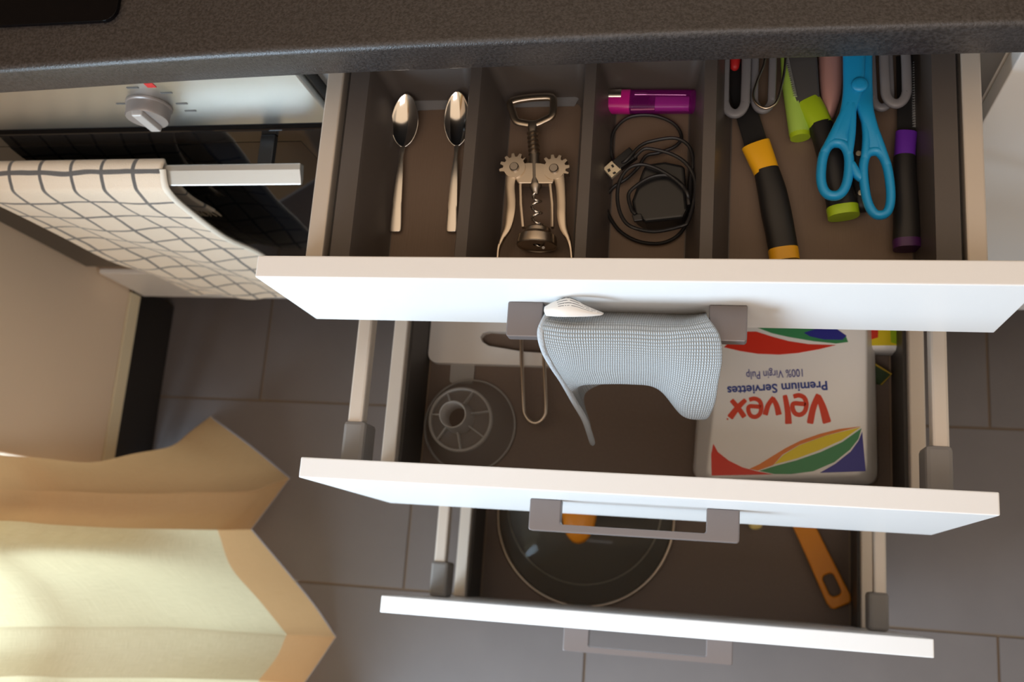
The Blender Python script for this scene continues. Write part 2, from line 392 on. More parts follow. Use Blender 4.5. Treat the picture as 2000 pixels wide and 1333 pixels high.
# ------------------------------------------------------------------ oven in its housing
hz = thing('oven_housing', 'white cabinet panel and dark plinth underneath the oven', 'cabinet', (-.30, 0, 0))
box('panel', -.600, -.003, -.0195, -.001, .1305, .262, M['white'], hz, bevel=.0012)
box('carcass', -.600, -.003, .001, .56, .1305, .262, M['carcass'], hz)
box('plinth', -.600, -.003, .018, .034, .0005, .128, M['plinth'], hz)
ov = thing('oven', 'built-in oven with steel control panel and black glass door', 'oven', (-.30, -.02, .298))
box('body', -.590, -.012, .002, .52, .300, .896, M['black_trim'], ov)
box('bottom_trim', -.597, -.004, -.014, .001, .266, .298, M['groove'], ov)
box('control_panel', -.5975, -.0035, -.0200, .001, .7735, .900, M['steel_panel'], ov, bevel=.0015)
box('side_strip', -.0030, -.0006, -.012, .001, .30, .900, M['black_trim'], ov, bevel=0)
box('seal', -.5965, -.0045, -.0150, .001, .7625, .773, M['black_trim'], ov, bevel=0)
dr = box('door', -.5975, -.0035, -.0210, .001, .300, .762, M['oven_glass'], ov, bevel=.0015)
box('window', -.545, -.056, -.0214, -.0205, .345, .735, M['oven_window'], dr, bevel=0)
hd = mesh('handle', *ring_loft([[(x, y, z) for y, z in ((-.052, .7440), (-.066, .7410), (-.0725, .7420), (-.0735, .7450), (-.0600, .7525), (-.0535, .7535))] for x in (-.555, -.045)]), M['alu'], dr, bevel=.001)
for xx in (-.50, -.085):
    box('handle_post', xx - .008, xx + .008, -.0535, -.0212, .7445, .7525, M['black_trim'], dr, bevel=.001)
kb = mesh('knob', *lathe((-.1795, -.0202, .8205), [(.0223, 0), (.0223, -.002), (.0212, -.003), (.0210, -.0130), (.0200, -.0150)], 40, 'y', True, True), M['knob'], ov, smooth=True); autosmooth(kb)
kc = Vector((-.1795, 0, .8205)); a = math.radians(90); ux = Vector((math.cos(a), 0, math.sin(a))); uz = Vector((-math.sin(a), 0, math.cos(a)))
G = []
for yy, wd, ln_ in ((-.0145, .0130, .0198), (-.0190, .0080, .0196), (-.0280, .0062, .0192), (-.0400, .0056, .0186)):
    G.append([kc + ux * (sx * ln_) + uz * (sz * wd) + Vector((0, yy, 0)) for sx, sz in ((-1, -1), (1, -1), (1, 1), (-1, 1))])
mesh('grip', *ring_loft(G), M['knob_face'], kb, bevel=.0015)
q = aty(293, 167, -.0204); box('red_mark', q.x - .0045, q.x + .0045, -.0206, -.0200, q.z - .004, q.z + .004, M['red'], ov, bevel=0)
for i, (u, v) in enumerate(((259, 172), (325, 182), (355, 203), (372, 217), (238, 203))):
    q = aty(u, v, -.0204); box('dial_mark', q.x - .006, q.x + .006, -.0206, -.0200, q.z - .0011, q.z + .0011, M['print'], ov, bevel=0)

# ------------------------------------------------------------------ shallow tall cabinet beside the window
tc = thing('shallow_cabinet', 'white shallow cabinet standing between the oven and the curtain', 'cabinet', (-.66, -.18, 0))
box('side_panel', -.716, -.624, -.325, -.0015, .13, 2.1, M['white_side'], tc)
box('front_panel', -.6235, -.606, -.325, -.0005, .163, 2.1, M['white_side'], tc, bevel=.002)
mesh('bottom_rail', *ring_loft([[(x, y, z) for x, z in ((-.6235, .13), (-.6055, .13), (-.6030, .134), (-.6050, .1605), (-.6235, .162))] for y in (-.325, -.0205)]), pbr('cream_edge_board', (.80, .70, .50), .5), tc)
box('plinth', -.640, -.618, -.322, -.002, .0005, .1295, M['plinth'], tc)

# ------------------------------------------------------------------ cabinet to the right of the drawers
nb = thing('cupboard', 'white cupboard beside the open drawers', 'cabinet', (.9, 0, 0))
box('door', .600, 1.195, -.0195, -.001, .1325, .904, M['white'], nb, bevel=.0012)
box('carcass', .5985, 1.197, .001, .56, .1325, .9045, M['carcass'], nb)
box('plinth', .5985, 1.197, .018, .034, .0005, .131, M['plinth'], nb)

# ------------------------------------------------------------------ drawer cabinet with three open drawers
dc = thing('drawer_cabinet', 'white kitchen drawer unit with three drawers pulled open', 'cabinet', (.298, 0, 0))
V, F = merge(boxvf(0, .0148, .0012, .56, .1325, .9045), boxvf(.578, .5972, .0012, .56, .1325, .9045), boxvf(.0148, .578, .5465, .56, .1325, .9045), boxvf(.0148, .578, .0012, .5465, .1325, .139))
mesh('carcass', V, F, M['carcass'], dc)
for xa, xb in ((.0, .0148), (.578, .5972)): box('edge_band', xa, xb, -.0004, .001, .1325, .9045, M['edge_grey'], dc, bevel=0)
box('plinth', .0, .5972, .018, .034, .0005, .131, M['plinth'], dc)
T = .0188
YF = (-.2209, -.3701, -.4940)
ZT = (.904, .768, .4954); HF = (.133, .2696, .363); FLZ = (.788, .510, .150); STOP = (.849, .594, .229); RTOP = (None, .704, .344)
HZ = (.843, .682, .410)
for i in range(3):
    yf = YF[i]; yi = yf + T; yb = yf + .50; zf = FLZ[i]
    V, F = merge(boxvf(.0165, .0325, yi, yb, zf - .012, STOP[i]), boxvf(.5595, .5745, yi, yb, zf - .012, STOP[i]))
    b_, f_ = platevf(rrect(.0325, .5595, yi, yb, .0005, 1), [], zf - .010, zf)
    dw = mesh('drawer', *merge((b_, f_), boxvf(.0325, .5595, yb - .014, yb, zf, STOP[i] - .01)), M['drawer_floor'], dc, label=('open top drawer with the cutlery tray', 'open middle drawer with napkins and a funnel', 'open bottom drawer with a glass lid')[i])
    for sgn, xa, xb in ((-1, .0165, .0325), (1, .5595, .5745)):
        box('side_wall', xa, xb, yi + .0002, yb, zf - .012, STOP[i], M['drawer_side'], dw, bevel=.0015)
        xl = (xb + .0002, xb + .0035) if sgn < 0 else (xa - .0035, xa - .0002)
        box('side_liner', xl[0], xl[1], yi + .0002, yb - .015, zf + .0002, STOP[i] - .012, M['drawer_dark'], dw, bevel=0)
        if RTOP[i]:
            if i: 
                xs = xl[1] + .0005 if sgn < 0 else xl[0] - .0025
                box('edge_strip', xs, xs + .002, yi + .0002, yb - .015, zf + .0001, zf + .0016, M['groove'], dw, bevel=0)
            box('side_rail', xa - .0005, xb - .001, yi + .040, yb, RTOP[i] - .016, RTOP[i], M['drawer_side'], dw, bevel=.0025)
            x2 = (xa - .003, xb + .004) if sgn < 0 else (xa - .007, xb + .001)
            box('rail_bracket', x2[0], x2[1], yi + .0002, yi + .045, RTOP[i] - .032, RTOP[i] + .003, M['bracket'], dw, bevel=.004)
    box('drawer_front', 0, .596, yf, yi, ZT[i] - HF[i], ZT[i], M['white'], dw, bevel=.0012, seg=3)
    z1 = HZ[i]; z0 = z1 - .012
    out = [(.2005, yf - .0002), (.2005, yf - .0285), (.202, yf - .030), (.3945, yf - .030), (.396, yf - .0285), (.396, yf - .0002), (.366, yf - .0002), (.366, yf - .0215), (.3645, yf - .023), (.232, yf - .023), (.2305, yf - .0215), (.2305, yf - .0002)]
    plate('handle', out, z0, z1, M['handle'], dw, bevel=.001)

# ------------------------------------------------------------------ cutlery tray in the top drawer
RZ, BZ = .849, .7965
ty = thing('cutlery_tray', 'grey-brown plastic cutlery tray filling the top drawer', 'tray', (.3, -.06, .7885))
wells = [((.0574, .1523), (.0745, .1400), -.0165), ((.1622, .2551), (.1785, .2459), -.0165), ((.2645, .3571), (.2768, .3434), -.0165), ((.3672, .5372), (.3798, .5300), .24)]
X0, X1, Y0, Y1 = .0395, .5555, -.2005, .262
yfw = -.193
holes = [rrect(a, b, yfw, yb + .026, .011) for (a, b), _, yb in wells] + [rrect(.0574, .205, .06, .24, .01), rrect(.215, .3571, .06, .24, .01)]
V, F = platevf([(X0, Y0), (X1, Y0), (X1, Y1), (X0, Y1)], holes, RZ - .0025, RZ)
parts = [(V, F)]
for (a, b), (fa, fb), yb in wells + [((.0574, .205), (.067, .195), .214), ((.215, .3571), (.225, .347), .214)]:
    ya = yfw if yb < .2 or fb > .4 else .06
    if fb < .35 and yb > .2: ya = .06
    R_ = []
    for t, z in ((0, RZ), (.12, RZ - .004), (.62, BZ + .016), (.80, BZ + .006), (.93, BZ + .0015), (1, BZ)):
        q = rrect(a + (fa - a) * t, b + (fb - b) * t, ya + .008 * t, yb + .026 * (1 - t), .011 - .003 * t); R_.append([Vector((x, y, z)) for x, y in q])
    parts.append(ring_loft(R_, False, True))
for (a, b), (fa, fb), yb in wells:
    plate('compartment_floor', rrect(fa + .001, fb - .001, yfw + .009, yb - .001, .007), BZ - .0002, BZ + .0003, M['tray_floor'], ty)  # thin plates added to carry the light-browned floor colour
V, F = merge(*parts); to = mesh('body', V, F, M['tray'], ty, smooth=True)
for k_ in range(1): autosmooth(to, 35)
for xs in (X0, X1 - .002): box('skirt', xs, xs + .002, Y0, Y1, .7885, RZ - .003, M['tray'], ty, bevel=0)
def strip(uvs, z0, z1):  # thin slab standing in for light glinting off the textured floor
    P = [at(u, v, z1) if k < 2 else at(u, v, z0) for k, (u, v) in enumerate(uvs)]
    V = P + [p - Vector((0, 0, .0006)) for p in P]; mesh('glint_strip', V, [(0, 1, 2, 3), (7, 6, 5, 4), (0, 4, 5, 1), (1, 5, 6, 2), (2, 6, 7, 3), (3, 7, 4, 0)], M['mesh'], ty, label='silvery painted glint of light at the end of a compartment')
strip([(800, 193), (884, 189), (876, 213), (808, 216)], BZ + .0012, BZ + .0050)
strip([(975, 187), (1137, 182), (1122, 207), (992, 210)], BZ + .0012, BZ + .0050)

# ------------------------------------------------------------------ teaspoons
def spoon(top, neck, end, wpx, label):
    zt = BZ + .004
    e = at(*end, BZ + .004); nk = at(*neck, BZ + .007); tp = at(*top, BZ + .019)
    o = thing('teaspoon', label, 'spoon', (nk.x, nk.y, BZ), group='teaspoons in the cutlery tray')
    ax = (tp - nk); L = ax.length; ax.normalize(); sd = Vector((ax.y, -ax.x, 0)).normalized()
    W = wpx * mpp(*neck, BZ + .01) / 2
    G = []; n = 16
    for i in range(n + 1):
        t = i / n; prof = math.sin(math.pi * t ** .95) ** .50 if 0 < t < 1 else 0
        wv = max(W * prof, .0016 if i == 0 else .0004); row = []
        for j in range(11):
            s_ = -1 + 2 * j / 10; dep = -.0052 * (1 - s_ * s_) * math.sin(math.pi * t) ** .8
            row.append(nk + ax * (L * t) + sd * (s_ * wv) + Vector((0, 0, dep)))
        G.append(row)
    V = [p for r_ in G for p in r_]; F = [(i * 11 + j, i * 11 + j + 1, (i + 1) * 11 + j + 1, (i + 1) * 11 + j) for i in range(n) for j in range(10)]
    mesh('bowl', V, F, M['chrome'], o, smooth=True, solid=.0009, sub=1)
    k = mpp(*neck, BZ)
    pts = [(nk.x, nk.y, nk.z, 5 * k, .0009), ]
    for t, wd in ((.06, 4.2), (.14, 3.8), (.22, 5.0), (.4, 7.0), (.7, 9.2), (.94, 11), (1., 10)):
        q = nk.lerp(e, t); pts.append((q.x, q.y, q.z + .002 * math.sin(math.pi * t), wd * k, .0011))
    sweep('stem', pts, M['satin'], o, n=12, power=3, res=4, roundcap=1)
spoon((794, 182), (787, 288), (772, 452), 54, 'steel teaspoon lying alone, farther from the tray divider')
spoon((893, 177), (892, 286), (882, 452), 52, 'steel teaspoon tucked against the divider beside the corkscrew')

# ------------------------------------------------------------------ corkscrew
AZ = BZ + .0180
ck = thing('corkscrew', 'winged metal corkscrew with a bottle opener top', 'corkscrew', tuple(at(1046, 380, BZ)))
k = mpp(1046, 340, AZ)
sweep('bottle_opener', px([(u, v, AZ, 15, .005) for u, v in ((1044, 243), (1022, 241), (1008, 236), (1001, 218), (997, 202), (1008, 196), (1030, 192), (1055, 190), (1078, 191), (1081, 206), (1078, 226), (1062, 236))]), M['nickel'], ck, n=12, power=3, closed=True, res=4)
sweep('opener_neck', px([(1041, 240, AZ, 22, .006), (1040, 250, AZ, 18, .007), (1040, 262, AZ, 12, .005)]), M['nickel_dark'], ck, power=3)
a0, a1 = at(1040, 258, AZ), at(1044, 306, AZ); P = []
for i in range(25):
    t = i / 24; q = a0.lerp(a1, t); rr = (11.5 if i % 4 in (1, 2) else 7) * k; P.append((q.x, q.y, q.z, rr, rr))
sweep('rack', P, M['nickel'], ck, n=16, up=(1, 0, 0))
sweep('barrel', px([(1044, 303, AZ, 20, .0085), (1045, 350, AZ, 20, .0085), (1046, 360, AZ, 24, .010), (1046, 366, AZ, 24, .010), (1046, 372, AZ, 16, .007), (1047, 380, AZ, 11, .004)]), M['nickel_dark'], ck, n=18)
pl = [at(u, v, AZ) for u, v in ((1006, 320), (1020, 322), (1034, 320), (1058, 321), (1072, 324), (1086, 322), (1092, 340), (1080, 362), (1046, 362), (1014, 362), (1000, 342))]
plate('frame', pl, AZ - .004, AZ + .004, M['nickel'], ck, bevel=.001)
for us in ((1017, 1018, 1022), (1075, 1079, 1079)):
    sweep('frame_leg', px([(us[0], 360, AZ, 6, .006), (us[1], 400, AZ, 6, .006), (us[2], 445, AZ, 6, .006)]), M['nickel'], ck, n=8, power=4)
for sgn, gc, arm in ((-1, (1007, 332), [(1000, 340, 24), (997, 362, 20), (999, 395, 19), (997, 420, 19), (992, 445, 15), (982, 465, 10), (975, 485, 6), (973, 505, 5)]),
                     (1, (1084, 335), [(1091, 342, 24), (1095, 364, 20), (1097, 397, 19), (1097, 422, 19), (1101, 447, 15), (1110, 466, 10), (1115, 486, 6), (1117, 505, 5)])):
    c0 = at(*gc, AZ); R0 = 26 * k; out = []
    for i in range(72):
        th = 2 * math.pi * i / 72; ph = i % 6
        tooth = (-sgn * math.cos(th) < .75) and math.sin(th) > -.35
        rr = R0 * (1.14 if (tooth and ph in (1, 2, 3)) else (.86 if tooth else .80)); out.append((c0.x + rr * math.cos(th), c0.y + rr * math.sin(th)))
    lv = plate('lever', out, AZ - .0025, AZ + .0055, M['nickel'], ck, bevel=.0005)
    sweep('lever_arm', px([(u, v, AZ + .002 - .004 * max(0, (i - 3) / 4), wd, .006) for i, (u, v, wd) in enumerate(arm)]), M['nickel'], lv, n=10, power=3.5, res=4)
    V, F = lathe(tuple(c0), [(.0042, .004), (.0042, .0075), (.0034, .0085)], 20, 'z', False, True); mesh('rivet', V, F, M['nickel_dark'], lv)
b0, b1 = at(1048, 440, AZ), at(1053, 497, AZ); hx = []
w0, w1 = at(1046, 372, AZ), at(1052, 484, AZ)
for i in range(97):
    t = i / 96; th = t * 2 * math.pi * 5; q = w0.lerp(w1, t); rr = .0042 * min(1, t * 5 + .1)
    hx.append((q.x + rr * math.cos(th), q.y, q.z + rr * math.sin(th), .0013, .0013))
sweep('worm', hx, M['chrome'], ck, n=8)
yb0 = at(1048, 447, AZ).y; bc = (at(1049, 470, AZ).x, yb0, AZ)
V, F = lathe(bc, [(.0108, 0), (.0116, -.001), (.0120, -.004), (.0150, -.0065), (.0172, -.0080), (.0179, -.0135), (.0179, -.0155), (.0173, -.0165), (.0165, -.0165), (.0160, -.0155), (.0034, -.0150)], 40, 'y', True, False)
bl = mesh('bell', V, F, M['nickel'], ck, smooth=True); autosmooth(bl, 30)

# ------------------------------------------------------------------ lighter
LZ = BZ + .010
lg = thing('lighter', 'pink see-through gas lighter lying above the charger', 'lighter', tuple(at(1275, 200, BZ)))
bd = sweep('body', px([(1230, 199, LZ, 46, .015), (1300, 199, LZ, 46, .015), (1362, 199, LZ, 46, .015), (1366, 199, LZ, 44, .013)]), M['lighter_body'], lg, n=20, power=3.2)
sweep('cap', px([(1184, 199, LZ, 43, .012), (1187, 199, LZ, 46, .0155), (1231, 199, LZ, 47, .0155)]), M['magenta'], lg, n=20, power=3.2)
sweep('fuel_tank', px([(1280, 203, LZ - .001, 30, .009), (1346, 203, LZ - .001, 30, .009)]), M['lighter_tank'], lg, n=12, power=3)
sweep('hood', px([(1190, 186, LZ + .004, 20, .009), (1214, 186, LZ + .004, 20, .009)]), M['satin'], lg, n=12, power=4)
sweep('tube', px([(1232, 214, LZ + .002, 5, .002), (1278, 213, LZ + .002, 5, .002)]), M['usb'], lg, n=8)
sweep('valve', px([(1240, 184, LZ + .003, 8, .003), (1262, 184, LZ + .003, 8, .003), (1266, 185, LZ + .003, 4, .002), (1340, 186, LZ + .003, 3, .0015)]), M['chrome'], lg, n=8)
sweep('striker', px([(1238, 203, LZ, 24, .008), (1268, 203, LZ, 24, .008)]), M['adapter'], lg, n=8, power=4)

# ------------------------------------------------------------------ charger: adapter, cable, plug
def zz(P, z): return [(900 + .315 * a_, 100 + .315 * b_, z) for a_, b_ in P]
ch = thing('phone_charger', 'black phone charger adapter with its cable coiled around it', 'charger', tuple(at(1288, 385, BZ)))
outl = [at(u, v, BZ + .012) for u, v in ((1236, 402), (1256, 344), (1262, 331), (1300, 326), (1338, 334), (1344, 420), (1336, 436), (1262, 444), (1240, 430))]
ad = plate('adapter', outl, BZ + .0004, BZ + .0245, M['adapter'], ch, bevel=.003, seg=3)
plate('socket', [at(u, v, BZ + .026) for u, v in ((1234, 420), (1253, 418), (1256, 432), (1238, 434))], BZ + .024, BZ + .028, M['cable'], ad, bevel=.001)
cab = zz([(1075, 660), (1130, 610), (1190, 608), (1310, 640), (1400, 700), (1452, 800), (1445, 930), (1410, 1050), (1370, 1085)], BZ + .029)
cab += zz([(1200, 1120), (1060, 1090), (1000, 1030), (972, 930), (980, 820), (1030, 735), (1110, 703), (1200, 722), (1300, 775), (1375, 840), (1412, 910)], BZ + .030)
cab += zz([(1405, 1040), (1350, 1140), (1240, 1192), (1100, 1180), (985, 1115), (915, 1010), (900, 920), (940, 850)], BZ + .003)
cab += zz([(1030, 790), (1100, 720), (1150, 650), (1230, 630), (1330, 590), (1368, 530), (1320, 450), (1195, 400), (1050, 408), (960, 480), (930, 580), (950, 680)], BZ + .006)
cab += zz([(1010, 690), (1110, 590), (1200, 555), (1330, 540), (1415, 590), (1440, 690), (1425, 800)], BZ + .020)
cab += zz([(1415, 950), (1400, 870), (1340, 800), (1270, 770), (1180, 782), (1095, 830), (1040, 890), (1060, 985), (1085, 1010)], BZ + .029)
sweep('cable', catmull([(*at(u, v, z), .00165, .00165) for u, v, z in cab], 6), M['cable'], ch, n=8)
uz_ = BZ + .016
def obl(P, z0, z1, nm, mt_, par, **kk): return plate(nm, [at(u, v, (z0 + z1) / 2) for u, v in P], z0, z1, mt_, par, **kk)
us = obl(((1196, 318), (1212, 333), (1246, 308), (1230, 290)), uz_ - .004, uz_ + .004, 'usb_plug', M['adapter'], ch, bevel=.001)
ut = obl(((1178, 331), (1195, 316), (1214, 332), (1195, 349)), uz_ - .0022, uz_ + .0024, 'usb_tip', M['usb'], us, bevel=.0004)
for P in (((1193, 323), (1197, 321), (1200, 326), (1196, 328)), ((1186, 331), (1191, 329), (1193, 334), (1188, 337)), ((1196, 338), (1201, 335), (1204, 338), (1199, 341))):
    obl(P, uz_ + .0024, uz_ + .0026, 'contact_hole', M['adapter'], us)

# ------------------------------------------------------------------ knives with coloured collars
def knife(label, zc, collar, grip, cap, blade, mc, mcap, mblade, teeth=None, capflat=False):
    u, v = grip[len(grip) // 2][:2]; o = thing('knife', label, 'knife', tuple(at(u, v, BZ)), group='knives with coloured collars')
    sweep('blade', px([(a_, b_, zb, wd, .0016) for a_, b_, zb, wd in blade]), mblade, o, n=8, power=5, smooth=False)
    if teeth:
        (ua, va), (ub, vb), n, zt_ = teeth; V = []; F = []
        A, B_ = at(ua, va, zt_), at(ub, vb, zt_); dr_ = (B_ - A).normalized(); sd = Vector((dr_.y, -dr_.x, 0))
        for i in range(n):
            p0 = A.lerp(B_, i / n); p1 = A.lerp(B_, (i + 1) / n); pm = (p0 + p1) / 2 + sd * .0022; b_ = len(V)
            V += [p0 - sd * .0008, p1 - sd * .0008, pm]; V += [x + Vector((0, 0, .0014)) for x in V[b_:b_ + 3]]
            F += [(b_, b_ + 1, b_ + 2), (b_ + 5, b_ + 4, b_ + 3), (b_, b_ + 3, b_ + 4, b_ + 1), (b_ + 1, b_ + 4, b_ + 5, b_ + 2), (b_ + 2, b_ + 5, b_ + 3, b_)]
        mesh('serration', V, F, M['tooth'], o)
    sweep('collar', px([(a_, b_, zc, wd, h_) for a_, b_, wd, h_ in collar]), mc, o, n=20, power=2.6, res=3)
    sweep('grip', px([(a_, b_, zc, wd, h_) for a_, b_, wd, h_ in grip]), M['black_rubber'], o, n=20, power=2.4, res=4)
    sweep('end_cap', px([(a_, b_, zc, wd, h_) for a_, b_, wd, h_ in cap]), mcap, o, n=20, power=2.6)
    return o
knife('knife with yellow collar and black grip beside the tray divider', BZ + .0105, [(1476, 283, 58, .013), (1487, 310, 54, .016), (1498, 338, 50, .018)], [(1497, 334, 50, .0185), (1508, 375, 57, .020), (1516, 415, 60, .020), (1524, 455, 59, .019), (1530, 490, 59, .019)], [(1529.5, 488, 60, .0195), (1533, 512, 60, .0195)],
      [(1430, 110, BZ + .004, 40), (1452, 200, BZ + .005, 44), (1478, 286, BZ + .009, 46)], M['yellow'], M['yellow'], M['blade_black'])
knife('knife with lime collar lying under the blue scissors', BZ + .0125, [(1577, 197, 50, .012), (1590, 220, 50, .016), (1604, 248, 47, .018)], [(1602, 244, 47, .0185), (1618, 295, 49, .020), (1630, 345, 55, .021), (1641, 385, 60, .021), (1645, 408, 63, .021)], [(1645, 406, 64, .0215), (1648, 424, 63, .021)],
      [(1563, 60, BZ + .0205, 60), (1566, 120, BZ + .0200, 60), (1578, 200, BZ + .0165, 47)], M['lime'], M['lime'], M['blade'], teeth=((1535, 100), (1555, 190), 22, BZ + .0195))
knife('knife with purple collar against the right wall of the tray', BZ + .0105, [(1770, 260, 43, .013), (1768, 285, 42, .016), (1766, 312, 42, .018)], [(1766, 308, 43, .0185), (1766, 350, 46, .020), (1769, 400, 50, .020), (1771, 445, 54, .020), (1771, 472, 56, .019)], [(1771, 470, 57, .0195), (1772, 487, 56, .019)],
      [(1768, 110, BZ + .006, 36), (1770, 200, BZ + .007, 36), (1770, 262, BZ + .009, 36)], M['purple'], M['purple_dark'], M['blade_black'], teeth=((1788, 120), (1787, 250), 26, BZ + .0085))
pk = thing('peeler', 'pale lime ribbed round handle of a kitchen tool', 'utensil', tuple(at(1553, 200, BZ)))
sweep('handle', px([(1543, 60, BZ + .0088, 42, .017), (1548, 160, BZ + .0088, 42, .017), (1562, 262, BZ + .0088, 41, .017)]), M['lime_pale'], pk, n=40, ribs=1, ribamp=.035)
sweep('end_disc', px([(1561.8, 261, BZ + .0088, 42, .0172), (1563, 270, BZ + .0088, 40, .0165)]), M['lime'], pk, n=24)
pn = sweep('pink_handle', px([(1622, 60, BZ + .009, 50, .016), (1623, 130, BZ + .009, 49, .017), (1623, 180, BZ + .009, 42, .016), (1620, 215, BZ + .008, 27, .012), (1618, 240, BZ + .006, 12, .008)]), M['pink'], None, n=18, res=4, roundcap=1, label='salmon pink tapered utensil handle beside the blue scissors', cat='utensil')
rk = thing('riveted_handle', 'black utensil handle with small rivets beneath the blue scissors', 'utensil', tuple(at(1683, 340, BZ)))
sweep('grip', px([(1668, 200, BZ + .0075, 30, .013), (1676, 300, BZ + .0075, 33, .014), (1684, 400, BZ + .0075, 36, .014)]), M['black_rubber'], rk, n=14, power=3, res=3, roundcap=1)
for u, v in ((1677, 300), (1681, 377)):
    q = at(u, v, BZ + .0143); V, F = lathe(tuple(q), [(.0024, 0), (.0024, .0008), (.0016, .0014)], 16, 'z', False, True); mesh('rivet', V, F, M['usb'], rk)
rt = sweep('red_tip', px([(1438, 60, BZ + .0165, 20, .008), (1436, 118, BZ + .0165, 21, .009), (1435, 130, BZ + .0165, 18, .008)]), M['red'], None, n=14, roundcap=1, label='red rounded utensil tip inside a grey ring handle', cat='utensil')

def ringtool(label, cu, hw, vb, z, tpx, lean):
    P = []; k_ = mpp(cu, 180, z); r_ = hw - tpx / 2; vt = 20
    for i in range(13): a_ = math.pi * i / 12; P.append((cu + lean * 0 + r_ * math.cos(a_), vb - tpx / 2 - 1.35 * r_ + 1.35 * r_ * math.sin(a_)))
    P += [(cu - r_ * 1.02 + lean * .5, 120), (cu - r_ * .9 + lean, 60), (cu - r_ * .4 + lean, vt), (cu + r_ * .4 + lean, vt), (cu + r_ * .9 + lean, 60), (cu + r_ * 1.02 + lean * .5, 120)]
    o = thing('ring_handled_utensil', label, 'utensil', tuple(at(cu, 160, BZ)), group='grey ring handled utensils')
    sweep('ring_handle', px([(u, v, z, tpx, .006) for u, v in P]), M['grey_plastic'], o, n=12, power=3, closed=True, res=3)
    sweep('shaft', px([(cu + lean, 20, z, 14, .005), (cu + lean, -180, z - .004, 14, .005)]), M['grey_plastic'], o, n=10, power=3)
ringtool('grey ring handled utensil around the red tip, by the tray divider', 1435, 30, 232, BZ + .021, 19, 4)
ringtool('grey ring handled utensil behind the thin wire loop', 1490, 25, 223, BZ + .014, 16, 4)
ringtool('dull grey ring handled utensil, the lower one next to the scissors', 1722, 25, 219, BZ + .016, 17, -6)
ringtool('blue-grey ring handled utensil, the upper one by the purple collared knife', 1750, 31, 213, BZ + .027, 20, -4)
sweep('wire_loop', px([(u, v, BZ + .024, 5.5, .0023) for u, v in ((1500, 60), (1493, 120), (1480, 155), (1471, 185), (1477, 202), (1492, 211), (1505, 209), (1517, 198), (1526, 168), (1533, 130), (1538, 60))]), M['wire'], None, n=10, res=6, label='thin bright wire loop lying across a grey ring handle', cat='utensil')

# ------------------------------------------------------------------ blue scissors
SZ = BZ + .033
sc = thing('scissors', 'bright blue plastic handled kitchen scissors', 'scissors', tuple(at(1675, 270, BZ)))
def loop(cu, cv, ax_, bx_, tilt, pw, w_):
    P = []
    for i in range(40):
        th = 2 * math.pi * i / 40; c_, s_ = math.cos(th), math.sin(th); e = 2 / pw
        x = ax_ * math.copysign(abs(c_) ** e, c_); y = bx_ * math.copysign(abs(s_) ** e, s_); t_ = math.radians(tilt)
        P.append((cu + x * math.cos(t_) - y * math.sin(t_), cv + x * math.sin(t_) + y * math.cos(t_), SZ, w_, .010))
    return px(P)
lh = sweep('handle', px([(1668, 60, SZ, 44, .008), (1668, 125, SZ, 44, .0085), (1666, 175, SZ, 40, .009), (1658, 212, SZ, 33, .009), (1648, 242, SZ, 30, .0095), (1640, 262, SZ, 36, .0095), (1638, 276, SZ, 44, .0085)]), M['blue'], sc, n=16, power=3.2, res=4, roundcap=.6)
sweep('finger_loop', loop(1631, 331, 27, 52, 5, 2.4, 20), M['blue'], lh, n=14, closed=True)
sz2 = SZ - .004
rh = sweep('handle', px([(1682, 80, sz2, 44, .008), (1682, 150, sz2, 44, .0085), (1685, 185, sz2, 40, .010), (1691, 218, SZ, 31, .0115), (1701, 252, SZ, 28, .0115), (1708, 278, SZ, 32, .010), (1710, 294, SZ, 40, .0085)]), M['blue'], sc, n=16, power=3.2, res=4, roundcap=.6)
sweep('finger_loop', loop(1713, 358, 25, 63, -7, 2.5, 19), M['blue'], rh, n=14, closed=True)
for par_, pa in ((lh, [(1657, 205, SZ, 18, .009), (1633, 256, SZ, 21, .0095), (1609, 300, SZ, 18, .010)]), (lh, [(1665, 205, SZ, 16, .009), (1663, 260, SZ, 17, .0095), (1657, 305, SZ, 17, .010)]),
                 (rh, [(1687, 222, SZ, 15, .010), (1692, 265, SZ, 16, .0105), (1689, 312, SZ, 17, .010)]), (rh, [(1697, 225, SZ, 15, .010), (1715, 275, SZ, 18, .0105), (1733, 325, SZ, 17, .010)])):
    sweep('shoulder', px(pa), M['blue'], par_, n=14, power=2.6, res=4, roundcap=.8)
sweep('stop_tab', px([(1664, 322, SZ, 15, .009), (1673, 340, SZ, 18, .009), (1681, 349, SZ, 14, .008)]), M['blue'], sc, n=12, power=2.6, res=3, roundcap=1)
q = at(1679, 166, SZ + .0048); V, F = lathe(tuple(q), [(.0066, 0), (.0066, .0012), (.0058, .0021), (.0030, .0026)], 28, 'z', False, True); pv = mesh('pivot_cap', V, F, M['blue'], sc, smooth=True)
for u in (1668, 1682): sweep('blade', px([(u, 62, SZ - .002, 30, .0016), (u, -60, SZ - .004, 26, .0016), (u, -150, SZ - .006, 6, .0012)]), M['chrome'], sc, n=8, power=5)

